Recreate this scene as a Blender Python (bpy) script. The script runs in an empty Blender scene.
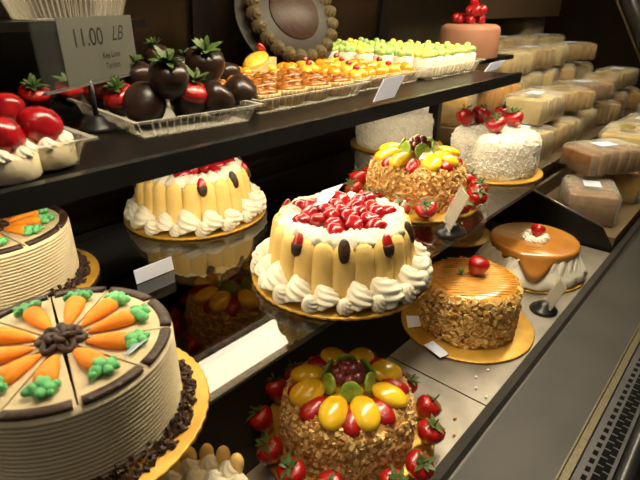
import bpy, math, random
from math import pi, sin, cos, radians, sqrt, atan2
from mathutils import Vector, Matrix, Euler, noise

scene = bpy.context.scene
COL = scene.collection
random.seed(11)
Z0 = 1.30                      # height of the eye above the shop floor
DECK, MID, TOP = Z0 - 0.55, Z0 - 0.353, Z0 - 0.14

# ------------------------------------------------------------------ camera
FPX, YH, YAW = 500.0, 5.0, radians(41.7)
PITCH = math.atan((240 - YH) / FPX)
FWD = Vector((cos(YAW) * cos(PITCH), sin(YAW) * cos(PITCH), -sin(PITCH)))
RGT = Vector((sin(YAW), -cos(YAW), 0))
UPV = RGT.cross(FWD)
cd = bpy.data.cameras.new('camera')
cd.sensor_width = 36.0
cd.lens = FPX / 640 * 36
cd.clip_start = 0.01
cd.dof.use_dof = True
cd.dof.focus_distance = 0.78
cd.dof.aperture_fstop = 9.0
cam = bpy.data.objects.new('camera', cd)
COL.objects.link(cam)
cam.matrix_world = Matrix.Translation((0, 0, Z0)) @ Matrix((RGT, UPV, -FWD)).transposed().to_4x4()
scene.camera = cam

# ------------------------------------------------------------------ world and exposure
w = bpy.data.worlds.new('world')
scene.world = w
w.use_nodes = True
bgn = w.node_tree.nodes['Background']
bgn.inputs[0].default_value = (1.0, 0.86, 0.68, 1)
bgn.inputs[1].default_value = 0.05
scene.view_settings.view_transform = 'Standard'
scene.view_settings.look = 'None'
scene.view_settings.exposure = 0.0
scene.view_settings.gamma = 1.0
scene.view_settings.use_curve_mapping = False
LAMP_SHELF = 10.5               # tube under the top shelf
LAMP_CANOPY = 43.0              # tube in the canopy


def area_light(name, loc, target, sx, sy, power, col):
    ld = bpy.data.lights.new(name, 'AREA')
    ld.shape = 'RECTANGLE'
    ld.size, ld.size_y = sx, sy
    ld.energy = power
    ld.color = col
    o = bpy.data.objects.new(name, ld)
    COL.objects.link(o)
    o.location = loc
    d = Vector(target) - Vector(loc)
    o.rotation_euler = d.to_track_quat('-Z', 'Y').to_euler()
    return o


area_light('shop_ceiling_light', (-0.4, -0.2, Z0 + 1.3), (0.6, 0.35, DECK), 0.9, 0.5, 4.0, (1.0, 0.90, 0.76))
area_light('neighbour_case_light', (2.0, 0.45, Z0 + 0.50), (2.0, 0.65, Z0 - 0.4), 1.2, 0.2, 5.5, (1.0, 0.84, 0.58))

# ------------------------------------------------------------------ helpers


def at(px, py, z):
    """point of the horizontal plane z that a point of the frame (640 x 480) shows"""
    d = FWD * FPX + RGT * (px - 320) + UPV * (240 - py)
    t = (z - Z0) / d.z
    return Vector((d.x * t, d.y * t, z))


def atx(px, py, x):
    d = FWD * FPX + RGT * (px - 320) + UPV * (240 - py)
    t = x / d.x
    return Vector((x, d.y * t, Z0 + d.z * t))


def mat(name, c1, c2=None, rough=0.5, spec=0.5, scale=40.0, bump=0.0, bscale=None, metal=0.0, coat=0.0, sss=0.0,
        island=False, detail=4.0, tex='noise', lo=0.35, hi=0.65, alpha=1.0):
    m = bpy.data.materials.new(name)
    m.use_nodes = True
    nt = m.node_tree
    N, L = nt.nodes, nt.links
    b = N['Principled BSDF']
    b.inputs['Roughness'].default_value = rough
    b.inputs['Specular IOR Level'].default_value = spec
    b.inputs['Metallic'].default_value = metal
    b.inputs['Coat Weight'].default_value = coat
    b.inputs['Coat Roughness'].default_value = 0.06
    if sss:
        b.inputs['Subsurface Weight'].default_value = sss
        b.inputs['Subsurface Radius'].default_value = (0.006, 0.003, 0.0015)
        b.inputs['Subsurface Scale'].default_value = 1.0
    b.inputs['Alpha'].default_value = alpha
    tc = N.new('ShaderNodeTexCoord')
    c2 = c2 or tuple(x * 0.85 for x in c1)
    ramp = N.new('ShaderNodeValToRGB')
    ramp.color_ramp.elements[0].color = (*c1, 1)
    ramp.color_ramp.elements[1].color = (*c2, 1)
    ramp.color_ramp.elements[0].position = lo
    ramp.color_ramp.elements[1].position = hi
    if island:
        g = N.new('ShaderNodeNewGeometry')
        L.new(g.outputs['Random Per Island'], ramp.inputs[0])
        ramp.color_ramp.elements[0].position = 0.0
        ramp.color_ramp.elements[1].position = 1.0
    else:
        if tex == 'voronoi':
            n = N.new('ShaderNodeTexVoronoi')
            n.inputs['Scale'].default_value = scale
            L.new(n.outputs['Distance'], ramp.inputs[0])
        else:
            n = N.new('ShaderNodeTexNoise')
            n.inputs['Scale'].default_value = scale
            n.inputs['Detail'].default_value = detail
            L.new(n.outputs['Fac'], ramp.inputs[0])
        L.new(tc.outputs['Object'], n.inputs['Vector'])
    L.new(ramp.outputs[0], b.inputs['Base Color'])
    if bump:
        n2 = N.new('ShaderNodeTexNoise')
        n2.inputs['Scale'].default_value = bscale or scale * 2
        n2.inputs['Detail'].default_value = 4
        L.new(tc.outputs['Object'], n2.inputs['Vector'])
        bp = N.new('ShaderNodeBump')
        bp.inputs['Strength'].default_value = bump
        bp.inputs['Distance'].default_value = 0.002
        L.new(n2.outputs['Fac'], bp.inputs['Height'])
        L.new(bp.outputs[0], b.inputs['Normal'])
    return m


def edge_mix(nt, k, p=4.0, g=0.7):
    """share of reflection: k face on, rising towards grazing view, the same from both sides"""
    N, L = nt.nodes, nt.links
    lw = N.new('ShaderNodeLayerWeight')
    lw.inputs[0].default_value = 0.5
    pw = N.new('ShaderNodeMath')
    pw.operation = 'POWER'
    pw.inputs[1].default_value = p
    L.new(lw.outputs['Facing'], pw.inputs[0])
    ma = N.new('ShaderNodeMath')
    ma.operation = 'MULTIPLY_ADD'
    ma.inputs[1].default_value = g
    ma.inputs[2].default_value = k
    ma.use_clamp = True
    L.new(pw.outputs[0], ma.inputs[0])
    return ma.outputs[0]


def clear_mat(name, tint=(1, 1, 1), body=(0.8, 0.75, 0.65), k=0.25, rough=0.12, wrinkle=0.0):
    """thin clear plastic or glass: see-through with a part of gloss and haze"""
    m = bpy.data.materials.new(name)
    m.use_nodes = True
    nt = m.node_tree
    N, L = nt.nodes, nt.links
    b = N['Principled BSDF']
    b.inputs['Base Color'].default_value = (*body, 1)
    b.inputs['Roughness'].default_value = rough
    if wrinkle:
        tc = N.new('ShaderNodeTexCoord')
        n = N.new('ShaderNodeTexNoise')
        n.inputs['Scale'].default_value = 45
        n.inputs['Detail'].default_value = 3
        n.inputs['Distortion'].default_value = 1.5
        L.new(tc.outputs['Object'], n.inputs['Vector'])
        bp = N.new('ShaderNodeBump')
        bp.inputs['Strength'].default_value = wrinkle
        bp.inputs['Distance'].default_value = 0.01
        L.new(n.outputs['Fac'], bp.inputs['Height'])
        L.new(bp.outputs[0], b.inputs['Normal'])
    tr = N.new('ShaderNodeBsdfTransparent')
    tr.inputs[0].default_value = (*tint, 1)
    mx = N.new('ShaderNodeMixShader')
    L.new(edge_mix(nt, k), mx.inputs[0])
    L.new(tr.outputs[0], mx.inputs[1])
    L.new(b.outputs[0], mx.inputs[2])
    L.new(mx.outputs[0], N['Material Output'].inputs[0])
    return m


def lamp_mat(name, col, strength):
    m = bpy.data.materials.new(name)
    m.use_nodes = True
    b = m.node_tree.nodes['Principled BSDF']
    b.inputs['Base Color'].default_value = (0.9, 0.9, 0.88, 1)
    b.inputs['Emission Color'].default_value = (*col, 1)
    b.inputs['Emission Strength'].default_value = strength
    return m


class MB:
    """collects shapes and links them as ONE mesh object"""

    def __init__(self):
        self.v, self.f, self.s = [], [], []

    def add(self, verts, faces, M=None, smooth=True):
        o = len(self.v)
        if M is not None:
            verts = [M @ Vector(p) for p in verts]
        self.v.extend([tuple(p) for p in verts])
        for f in faces:
            self.f.append(tuple(i + o for i in f))
            self.s.append(smooth)
        return self

    def box(self, x0, y0, z0, x1, y1, z1, M=None):
        vs = [(x0, y0, z0), (x1, y0, z0), (x1, y1, z0), (x0, y1, z0), (x0, y0, z1), (x1, y0, z1), (x1, y1, z1), (x0, y1, z1)]
        fs = [(0, 3, 2, 1), (4, 5, 6, 7), (0, 1, 5, 4), (1, 2, 6, 5), (2, 3, 7, 6), (3, 0, 4, 7)]
        return self.add(vs, fs, M, False)

    def rbox(self, sx, sy, sz, r, M=None, n=4):
        """box with rounded vertical corners and a soft top, standing on z = 0"""
        prof = [(r * 0.6, 0.0), (0.0, r * 0.5), (0.0, sz - r), (r * 0.3, sz - r * 0.3), (r, sz)]
        rings = []
        for ins, z in prof:
            ring = []
            hx, hy = sx / 2 - ins, sy / 2 - ins
            for q, (ux, uy) in enumerate(((1, 1), (-1, 1), (-1, -1), (1, -1))):
                for k in range(n + 1):
                    a = q * pi / 2 + k / n * pi / 2
                    ring.append((ux * (hx - r) + r * cos(a), uy * (hy - r) + r * sin(a), z))
            rings.append(ring)
        return self.rings(rings, M)

    def rings(self, rings, M=None, cap=True, smooth=True):
        n = len(rings[0])
        vs = [p for r in rings for p in r]
        fs = []
        for i in range(len(rings) - 1):
            for j in range(n):
                k = (j + 1) % n
                fs.append((i * n + j, i * n + k, (i + 1) * n + k, (i + 1) * n + j))
        if cap:
            fs.append(tuple(reversed(range(n))))
            fs.append(tuple((len(rings) - 1) * n + j for j in range(n)))
        return self.add(vs, fs, M, smooth)

    def lathe(self, prof, n=40, rm=None, M=None, cap=True, smooth=True):
        rings = []
        for r, z in prof:
            ring = []
            for j in range(n):
                a = 2 * pi * j / n
                rr = r * (rm(a, z) if rm else 1)
                ring.append((rr * cos(a), rr * sin(a), z))
            rings.append(ring)
        return self.rings(rings, M, cap, smooth)

    def ball(self, sx, sy, sz, M=None, n=12, m=8, ns=0.0, nf=60.0, seed=0.0):
        prof = []
        rings = []
        for i in range(1, m):
            t = pi * i / m
            ring = []
            for j in range(n):
                a = 2 * pi * j / n
                p = Vector((sin(t) * cos(a), sin(t) * sin(a), -cos(t)))
                k = 1.0
                if ns:
                    k += ns * noise.noise(p * nf + Vector((seed, seed * 1.7, 3)))
                ring.append((p.x * sx * k, p.y * sy * k, p.z * sz * k))
            rings.append(ring)
        return self.rings(rings, M)

    def tube(self, pts, r, n=8, M=None):
        pts = [Vector(p) for p in pts]
        rings = []
        for i, p in enumerate(pts):
            d = (pts[min(i + 1, len(pts) - 1)] - pts[max(i - 1, 0)]).normalized()
            a = d.cross(Vector((0.3, 0.2, 1))).normalized()
            if a.length < 0.1:
                a = d.cross(Vector((1, 0, 0))).normalized()
            b = d.cross(a)
            rr = r[i] if isinstance(r, (list, tuple)) else r
            rings.append([tuple(p + a * rr * cos(2 * pi * j / n) + b * rr * sin(2 * pi * j / n)) for j in range(n)])
        return self.rings(rings, M)

    def build(self, name, material, parent=None, loc=None, rot=None):
        me = bpy.data.meshes.new(name)
        me.from_pydata(self.v, [], self.f)
        me.polygons.foreach_set('use_smooth', self.s)
        me.materials.append(material)
        me.update()
        o = bpy.data.objects.new(name, me)
        COL.objects.link(o)
        if parent is not None:
            o.parent = parent
        if loc is not None:
            o.location = loc
        if rot is not None:
            o.rotation_euler = rot
        return o


def tag(o, label, cat, group=None, kind=None):
    o['label'] = label
    o['category'] = cat
    if group:
        o['group'] = group
    if kind:
        o['kind'] = kind
    return o


def thing(name, label, cat, loc=(0, 0, 0), rotz=0.0, group=None):
    o = bpy.data.objects.new(name, None)
    o.empty_display_size = 0.02
    COL.objects.link(o)
    o.location = loc
    o.rotation_euler = (0, 0, rotz)
    return tag(o, label, cat, group)


def copy_tree(o, parent=None):
    kids = list(o.children)
    c = o.copy()
    COL.objects.link(c)
    if parent is not None:
        c.parent = parent
    for k in kids:
        copy_tree(k, c)
    return c


def dup(o, label, loc, rotz=0.0, scale=1.0):
    c = copy_tree(o)
    c['label'] = label
    c.location = loc
    c.rotation_euler = (0, 0, rotz)
    c.scale = (scale,) * 3
    return c


def TR(loc, rot=(0, 0, 0), sc=(1, 1, 1)):
    return Matrix.LocRotScale(Vector(loc), Euler(rot), Vector(sc))


ORD = ['first', 'second', 'third', 'fourth', 'fifth', 'sixth', 'seventh', 'eighth']

# ------------------------------------------------------------------ materials
M_CREAM = mat('whipped_cream', (0.86, 0.80, 0.64), (0.78, 0.70, 0.52), 0.55, 0.3, 60, 0.25, 220)
M_WHITE = mat('white_cream', (0.86, 0.82, 0.70), (0.76, 0.70, 0.56), 0.55, 0.3, 60, 0.25, 200)
M_FINGER = mat('ladyfinger_sponge', (0.82, 0.55, 0.16), (0.85, 0.62, 0.24), 0.75, 0.2, 30, 0.4, 260)
M_SPONGE = mat('sponge', (0.78, 0.58, 0.26), None, 0.8, 0.2, 60, 0.4)
M_GOLD = mat('gold_board', (0.62, 0.36, 0.05), (0.50, 0.27, 0.03), 0.38, 0.5, 30, 0.15, 300, metal=0.35)
M_DIMCAKE = mat('dimmed_cake', (0.030, 0.021, 0.009), (0.022, 0.015, 0.006), 0.5, 0.4, 30)  # board and body of the tilted rear cake, dimness put into the colour
M_RED = mat('strawberry_red', (0.50, 0.010, 0.006), (0.34, 0.006, 0.006), 0.22, 0.6, 45, 0.5, 420, coat=0.6)
M_GLAZE = mat('red_glaze', (0.50, 0.008, 0.012), (0.27, 0.004, 0.007), 0.25, 0.5, 70, 0.3, 150, coat=0.5)
M_LEAF = mat('strawberry_leaf', (0.035, 0.075, 0.014), (0.09, 0.14, 0.03), 0.5, 0.4, 90)
M_CHOC = mat('chocolate_coating', (0.022, 0.010, 0.006), (0.035, 0.016, 0.009), 0.30, 0.5, 40, 0.15, 120)
M_DARKCHOC = mat('chocolate_icing', (0.030, 0.013, 0.007), (0.055, 0.024, 0.012), 0.45, 0.4, 120, 0.5, 260)
M_CRUMB = mat('chocolate_crumbs', (0.020, 0.009, 0.005), (0.07, 0.03, 0.015), 0.6, 0.4, island=True)
M_BUTTER = mat('cream_cheese_icing', (0.74, 0.64, 0.43), (0.68, 0.57, 0.36), 0.6, 0.3, 40, 0.2, 240)
M_BUTTERTOP = mat('cream_cheese_icing_top', (0.64, 0.53, 0.33), (0.58, 0.47, 0.28), 0.55, 0.3, 25, 0.2, 90)
M_CARROT = mat('orange_icing', (0.84, 0.29, 0.025), (0.78, 0.23, 0.015), 0.55, 0.2, 50, 0.25, 140)
M_GREENICE = mat('green_icing', (0.09, 0.40, 0.12), (0.17, 0.52, 0.20), 0.5, 0.4, 110, 0.3, 200)
M_NUT = mat('chopped_nuts', (0.42, 0.18, 0.035), (0.95, 0.66, 0.26), 0.5, 0.4, island=True)
M_NUTBASE = mat('nut_base', (0.62, 0.33, 0.08), (0.46, 0.22, 0.05), 0.6, 0.3, 120, 0.6)
M_NUT2 = mat('toasted_nuts', (0.58, 0.27, 0.04), (1.0, 0.74, 0.30), 0.5, 0.4, island=True)
M_COCO = mat('coconut_flakes', (0.80, 0.75, 0.62), (0.92, 0.89, 0.79), 0.7, 0.2, island=True)
M_PEACH = mat('peach', (1.0, 0.56, 0.015), (1.0, 0.64, 0.03), 0.22, 0.5, 40, 0.1, 200, coat=0.5)
M_KIWI = mat('kiwi', (0.22, 0.36, 0.03), (0.38, 0.50, 0.08), 0.3, 0.5, 120, coat=0.4)
M_GRAPE = mat('red_grape', (0.17, 0.02, 0.02), (0.26, 0.045, 0.035), 0.15, 0.6, 60, coat=0.6)
M_CARAMEL = mat('caramel_glaze', (0.80, 0.38, 0.055), (0.70, 0.30, 0.04), 0.22, 0.5, 18, 0.06, 60, coat=0.8)
M_DARKCARAMEL = mat('dark_caramel', (0.50, 0.21, 0.035), (0.42, 0.165, 0.025), 0.18, 0.5, 18, 0.06, 60, coat=0.7)
M_DRIZZLE = mat('caramel_drizzle', (0.68, 0.30, 0.04), (0.85, 0.48, 0.10), 0.25, 0.5, 60, coat=0.5)
M_TART = mat('tart_shell', (0.62, 0.40, 0.16), (0.72, 0.52, 0.26), 0.65, 0.3, 80, 0.4, 260)
M_PECAN = mat('pecan_filling', (0.20, 0.058, 0.009), (0.52, 0.19, 0.025), 0.22, 0.5, 90, 0.5, 160, coat=0.4)
M_ORANGEFRUIT = mat('glazed_apricot', (0.86, 0.26, 0.010), (0.88, 0.40, 0.02), 0.2, 0.5, 60, 0.2, 160, coat=0.7)
M_CUSTARD = mat('custard', (0.92, 0.56, 0.06), (0.88, 0.46, 0.04), 0.3, 0.5, 50, coat=0.4)
M_LIME = mat('lime_icing', (0.58, 0.68, 0.16), (0.30, 0.55, 0.20), 0.5, 0.3, 90)
M_YELLOWICE = mat('yellow_icing', (0.90, 0.80, 0.14), (0.70, 0.74, 0.20), 0.5, 0.3, 90)
M_MOUSSE = mat('pink_brown_mousse', (0.42, 0.20, 0.12), (0.37, 0.17, 0.10), 0.5, 0.3, 20)
M_TRAY = clear_mat('clear_plastic', (0.97, 0.96, 0.93), (0.80, 0.74, 0.62), 0.14, 0.30)
M_WRAP = clear_mat('clear_wrap', (0.97, 0.97, 0.95), (0.82, 0.79, 0.66), 0.16, 0.13, 1.0)
M_DIMICE = mat('dimmed_icing', (0.13, 0.098, 0.045), (0.095, 0.07, 0.03), 0.6, 0.3, 60, 0.25, 200)  # piping of the tilted rear cake, darkened to carry its shade in the colour
M_PANE = clear_mat('glass_pane', (0.95, 0.96, 0.95), (0.3, 0.3, 0.28), 0.03, 0.05)
M_BLACK = mat('black_plastic', (0.012, 0.012, 0.013), (0.02, 0.02, 0.02), 0.32, 0.5, 20)
M_CASE = mat('black_case', (0.006, 0.005, 0.004), (0.009, 0.0075, 0.006), 0.30, 0.22, 8)
M_REAR = mat('dark_rear_door', (0.009, 0.0058, 0.0032), (0.013, 0.008, 0.0045), 0.25, 0.3, 6)
M_LIP = mat('shelf_lip', (0.014, 0.014, 0.014), (0.02, 0.02, 0.019), 0.25, 0.4, 10)
M_DECK = mat('brushed_steel_pan', (0.31, 0.28, 0.24), (0.20, 0.18, 0.15), 0.42, 0.5, 14, 0.08, 60, metal=0.6)
M_LEDGE = mat('taupe_ledge', (0.032, 0.029, 0.026), (0.043, 0.039, 0.034), 0.45, 0.3, 12, 0.1, 300)
M_RIM = mat('dark_ledge_rim', (0.028, 0.026, 0.023), (0.04, 0.036, 0.03), 0.35, 0.5, 20, metal=0.3)
M_CHANNEL = mat('brass_coloured_channel', (0.15, 0.12, 0.06), (0.08, 0.07, 0.04), 0.4, 0.5, 260, metal=0.4)
M_GRILLE = mat('grey_grille', (0.050, 0.049, 0.052), (0.065, 0.063, 0.066), 0.4, 0.5, 30, metal=0.3)
M_HOLE = mat('vent_slot_dark', (0.002, 0.002, 0.002), None, 0.8, 0.1)
M_STEEL = mat('grey_steel', (0.30, 0.28, 0.25), None, 0.35, 0.5, 20, metal=0.7)
M_TAG = mat('white_card', (0.76, 0.81, 0.98), (0.70, 0.76, 0.93), 0.5, 0.4, 20)
M_PAPER = mat('shaded_paper', (0.10, 0.098, 0.08), (0.085, 0.083, 0.068), 0.6, 0.3, 12)  # paper greyed: the shade on the price sign is put into its colour
M_INK = mat('black_ink', (0.015, 0.015, 0.015), None, 0.6, 0.2)
M_BREAD = mat('bread', (0.38, 0.22, 0.06), (0.52, 0.33, 0.10), 0.7, 0.2, 30, 0.3, 140)
M_PALEBREAD = mat('pale_bread', (0.48, 0.36, 0.15), (0.60, 0.46, 0.21), 0.7, 0.2, 30, 0.3, 140)
M_BROWNBREAD = mat('brown_loaf', (0.20, 0.09, 0.03), (0.30, 0.15, 0.06), 0.6, 0.3, 30, 0.3, 140)
M_ORANGELOAF = mat('orange_loaf', (0.72, 0.36, 0.04), (0.64, 0.28, 0.03), 0.6, 0.3, 30, 0.3, 140)
M_WALL = mat('brown_wall', (0.06, 0.038, 0.020), (0.08, 0.05, 0.026), 0.7, 0.2, 4)
M_STEPS = mat('brown_step', (0.10, 0.066, 0.032), (0.13, 0.09, 0.045), 0.6, 0.3, 6)
M_FLOOR = mat('floor_tile', (0.10, 0.08, 0.06), (0.13, 0.105, 0.08), 0.5, 0.4, 6)
M_LAMP = lamp_mat('lamp_diffuser', (1.0, 0.86, 0.61), LAMP_SHELF)
M_CANLAMP = lamp_mat('canopy_lamp', (1.0, 0.85, 0.59), LAMP_CANOPY)
M_TIE = mat('gold_foil', (0.6, 0.45, 0.08), None, 0.35, 0.5, 60, metal=0.4)


def shelf_glass(name):
    m = bpy.data.materials.new(name)
    m.use_nodes = True
    nt = m.node_tree
    N, L = nt.nodes, nt.links
    g = N.new('ShaderNodeBsdfGlossy')
    g.inputs['Color'].default_value = (1, 1, 1, 1)
    g.inputs['Roughness'].default_value = 0.03
    tr = N.new('ShaderNodeBsdfTransparent')
    tr.inputs[0].default_value = (0.56, 0.51, 0.44, 1)
    mx = N.new('ShaderNodeMixShader')
    L.new(edge_mix(nt, 0.075, 4.0, 0.9), mx.inputs[0])
    L.new(tr.outputs[0], mx.inputs[1])
    L.new(g.outputs[0], mx.inputs[2])
    L.new(mx.outputs[0], N['Material Output'].inputs[0])
    return m


M_SMOKE = shelf_glass('smoked_shelf_glass')

# ------------------------------------------------------------------ room shell
fl = MB().box(-2.5, -2.5, -0.05, 5.0, 3.0, 0).build('floor', M_FLOOR)
fl['kind'] = 'structure'
wb = MB().box(-2.5, 2.9, 0, 5.0, 3.0, 2.9).build('wall_back', M_WALL)
wb['kind'] = 'structure'
wr = MB().box(4.9, -2.5, 0, 5.0, 2.9, 2.9).build('wall_right', M_WALL)
wr['kind'] = 'structure'

# ------------------------------------------------------------------ display case
XL, XR = -0.55, 1.30
case = thing('display_case', 'black refrigerated bakery display case with two lit shelves holding cakes and pastries', 'display case', (0.4, 0.55, 0))


def cpart(mb, name, m, parent=case):
    o = mb.build(name, m)
    o.parent = parent
    o.matrix_parent_inverse = (Matrix.Translation(parent.location)).inverted() if parent is case else Matrix()
    return o


def csub(mb, name, m, parent):
    o = mb.build(name, m)
    o.parent = parent
    return o


seam = 0.60
cpart(MB().box(XL, 0.0, 0.0, XR, 0.98, DECK - 0.03), 'base_cabinet', M_CASE)
for a, b in ((XL, seam - 0.0015), (seam + 0.0015, XR - 0.01)):
    cpart(MB().box(a, 0.197, DECK - 0.028, b, 0.375, DECK), 'deck_pan', M_DECK)
cpart(MB().box(XL, 0.377, DECK - 0.028, XR - 0.01, 0.97, DECK), 'rear_pan', M_CASE)
# front ledge: dark rim next to the pans, broad taupe face, channel for the front glass, slotted air grille, black bumper
led = MB()
yz = [(0.196, DECK - 0.02), (0.196, DECK + 0.004), (0.182, DECK + 0.006), (0.176, DECK + 0.001), (0.172, DECK + 0.001)]
led.add([(XL, y, z) for y, z in yz] + [(2.9, y, z) for y, z in yz], [(i, i + 1, i + 6, i + 5) for i in range(4)], smooth=False)
led.box(XL, 0.172, DECK - 0.02, 2.9, 0.1955, DECK)
cpart(led, 'ledge_rim', M_RIM)
cpart(MB().box(XL, 0.074, DECK - 0.02, 2.9, 0.1715, DECK + 0.001), 'front_ledge', M_LEDGE)
ch = MB()
ch.box(XL, 0.0715, DECK - 0.02, 2.9, 0.0738, DECK + 0.006)
ch.box(XL, 0.0628, DECK - 0.02, 2.9, 0.0715, DECK + 0.002)
ch.box(XL, 0.0605, DECK - 0.02, 2.9, 0.0628, DECK + 0.006)
cpart(ch, 'glass_channel', M_CHANNEL)
gr = cpart(MB().box(XL, 0.020, DECK - 0.02, 2.9, 0.0600, DECK + 0.0005), 'air_grille', M_GRILLE)
sl = MB()
x = 0.30
while x < 1.25:
    for y, q, wd, ln in ((0.0475, 0.0, 0.0030, 0.0048), (0.0365, 0.008, 0.0042, 0.0072), (0.0285, 0.0, 0.0040, 0.0072)):
        sl.box(x + q - ln, y - wd, DECK + 0.0004, x + q + ln, y + wd, DECK + 0.0010)
    x += 0.0175
so = cpart(sl, 'vent_slots', M_HOLE)
bmp = MB()
bmp.tube([(XL, 0.008, DECK - 0.004), (2.9, 0.008, DECK - 0.004)], 0.011, 12)
cpart(bmp, 'bumper_rail', M_BLACK)
# rear sliding doors lean forward at the top
yb, zb, yt, zt = 0.985, DECK - 0.02, 0.86, Z0 + 0.45


def rear(x0, x1, off, th, z0=zb, z1=zt):
    def yy(z):
        return yb + (yt - yb) * (z - zb) / (zt - zb) + off
    return [(x0, yy(z0), z0), (x1, yy(z0), z0), (x1, yy(z0) + th, z0), (x0, yy(z0) + th, z0),
            (x0, yy(z1), z1), (x1, yy(z1), z1), (x1, yy(z1) + th, z1), (x0, yy(z1) + th, z1)]


BF = [(0, 3, 2, 1), (4, 5, 6, 7), (0, 1, 5, 4), (1, 2, 6, 5), (2, 3, 7, 6), (3, 0, 4, 7)]
for a, b in ((XL, 0.66), (0.66, 1.9)):
    cpart(MB().add(rear(a, b, 0.0, 0.012), BF, smooth=False), 'rear_door', M_REAR)
for a in (0.64, 1.28):
    cpart(MB().add(rear(a, a + 0.045, -0.012, 0.011), BF, smooth=False), 'door_stile', M_CASE)
for z in (MID - 0.03, MID + 0.055):
    cpart(MB().add(rear(XL, XR, -0.008, 0.007, z, z + 0.012), BF, smooth=False), 'rear_rail', M_LIP)
# middle shelf of smoked glass
ms = tag(MB().box(XL, 0.335, MID - 0.008, 1.285, 0.945, MID).build('middle_shelf', M_SMOKE), 'dark smoked glass shelf carrying the two ladyfinger cakes', 'shelf')
# top shelf with lip, lamp housing and lamp
ts = tag(MB().box(XL, 0.452, TOP - 0.012, 1.17, 0.905, TOP).build('top_shelf', M_CASE), 'black upper shelf carrying trays of tartlets and chocolate strawberries', 'shelf')
csub(MB().box(XL, 0.440, TOP - 0.017, 1.17, 0.4515, TOP + 0.004), 'shelf_lip', M_LIP, ts)
csub(MB().box(XL, 0.485, TOP - 0.030, 1.165, 0.500, TOP - 0.0125).box(XL, 0.615, TOP - 0.024, 1.165, 0.625, TOP - 0.0125), 'lamp_housing', M_STEEL, ts)
csub(MB().box(-0.25, 0.535, TOP - 0.022, 1.02, 0.600, TOP - 0.0125), 'lamp_diffuser', M_LAMP, ts)
for px, py in ((449, 140),):
    q = at(px, py, MID)
    csub(MB().box(1.175, 0.640, MID + 0.0005, 1.193, 0.668, TOP - 0.0125), 'shelf_post', M_CASE, ts)
# end divider with a top that slopes down to the front
p0, p1 = atx(526, 187, 1.30), atx(602, 229, 1.30)
zlo = DECK
dv = [(1.30, 0.965, DECK + 0.19), (1.30, p0.y, p0.z), (1.30, p1.y, p1.z), (1.30, 0.197, DECK + 0.004), (1.30, 0.197, DECK - 0.02), (1.30, 0.965, DECK - 0.02)]
n = len(dv)
dvm = MB().add(dv + [(1.312, y, z) for _, y, z in dv],
               [tuple(range(n)), tuple(reversed(range(n, 2 * n)))] + [(i, i + n, (i + 1) % n + n, (i + 1) % n) for i in range(n)], smooth=False)
cpart(dvm, 'end_panel', M_CASE)
cpart(MB().tube([(1.306, p0.y + 0.01, p0.z + 0.003), (1.306, p1.y, p1.z + 0.003)], 0.0028, 6), 'end_panel_trim', M_STEEL)
# canopy with its lamp
cpart(MB().box(XL, 0.24, Z0 + 0.45, 1.9, 0.86, Z0 + 0.50), 'canopy', M_CASE)
cpart(MB().box(0.16, 0.30, Z0 + 0.435, 1.7, 0.40, Z0 + 0.449), 'canopy_lamp', M_CANLAMP)
# added upper ledge at the rear left, holds stand-ins for mirror reflections
rl = cpart(MB().box(XL, 0.76, Z0 - 0.032, 0.45, 0.90, Z0 - 0.020), 'added_rear_ledge', M_CASE)

# the neighbouring case beyond the end panel
ncase = thing('bread_case', 'dark stepped display case of wrapped loaves beyond the cake case', 'display case', (2.1, 0.6, 0))


def npart(mb, name, m):
    o = mb.build(name, m)
    o.parent = ncase
    o.matrix_parent_inverse = Matrix.Translation(ncase.location).inverted()
    return o


STEPS = [(0.20, 0.44, DECK + 0.03), (0.44, 0.64, DECK + 0.13), (0.64, 0.84, DECK + 0.23), (0.84, 1.2, DECK + 0.34)]
npart(MB().box(1.315, 0.175, 0, 2.9, 0.198, DECK + 0.002), 'front_panel', M_RIM)
for y0, y1, z in STEPS:
    npart(MB().box(1.315, y0, 0.02, 2.9, y1 - 0.002, z), 'step_shelf', M_STEPS)
a, b = atx(617, 0, 2.05), atx(640, 58, 2.05)
d = (a - b).normalized()
npart(MB().tube([b - d * 0.35 + Vector((0, -0.045, 0)), a + d * 0.5 + Vector((0, -0.045, 0))], 0.034, 4), 'corner_post', M_BLACK)
npart(MB().tube([b - d * 0.12, a + d * 0.5], 0.0045, 6), 'post_trim', M_CHANNEL)
npart(MB().box(1.95, 0.95, Z0 - 0.05, 2.9, 1.25, Z0 + 0.5), 'back_panel', M_WALL)

# ------------------------------------------------------------------ cake parts


def board_mesh(r, n=56, th=0.004):
    return MB().lathe([(r * 0.97, 0), (r, 0.0012), (r, th), (r * 0.985, th + 0.0006)], n * 4, lambda a, z: 1 + 0.010 * abs(sin(n * a / 2)) - 0.01)


def swirl(mb, M, r, h, lobes=7, tw=1.6):
    rings = []
    nn = lobes * 6
    for i in range(15):
        u = i / 14
        z = h * u
        pr_ = r * (0.93 + 0.07 * min(1, u / 0.15)) * (1 - u ** 1.9) ** 0.75 + 0.03 * r
        ring = []
        for j in range(nn):
            a = 2 * pi * j / nn
            c_ = abs(sin(lobes * 0.5 * (a + tw * u)))
            k = 0.80 + 0.26 * c_
            ring.append((pr_ * k * cos(a), pr_ * k * sin(a), z))
        rings.append(ring)
    mb.rings(rings, M)


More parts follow.
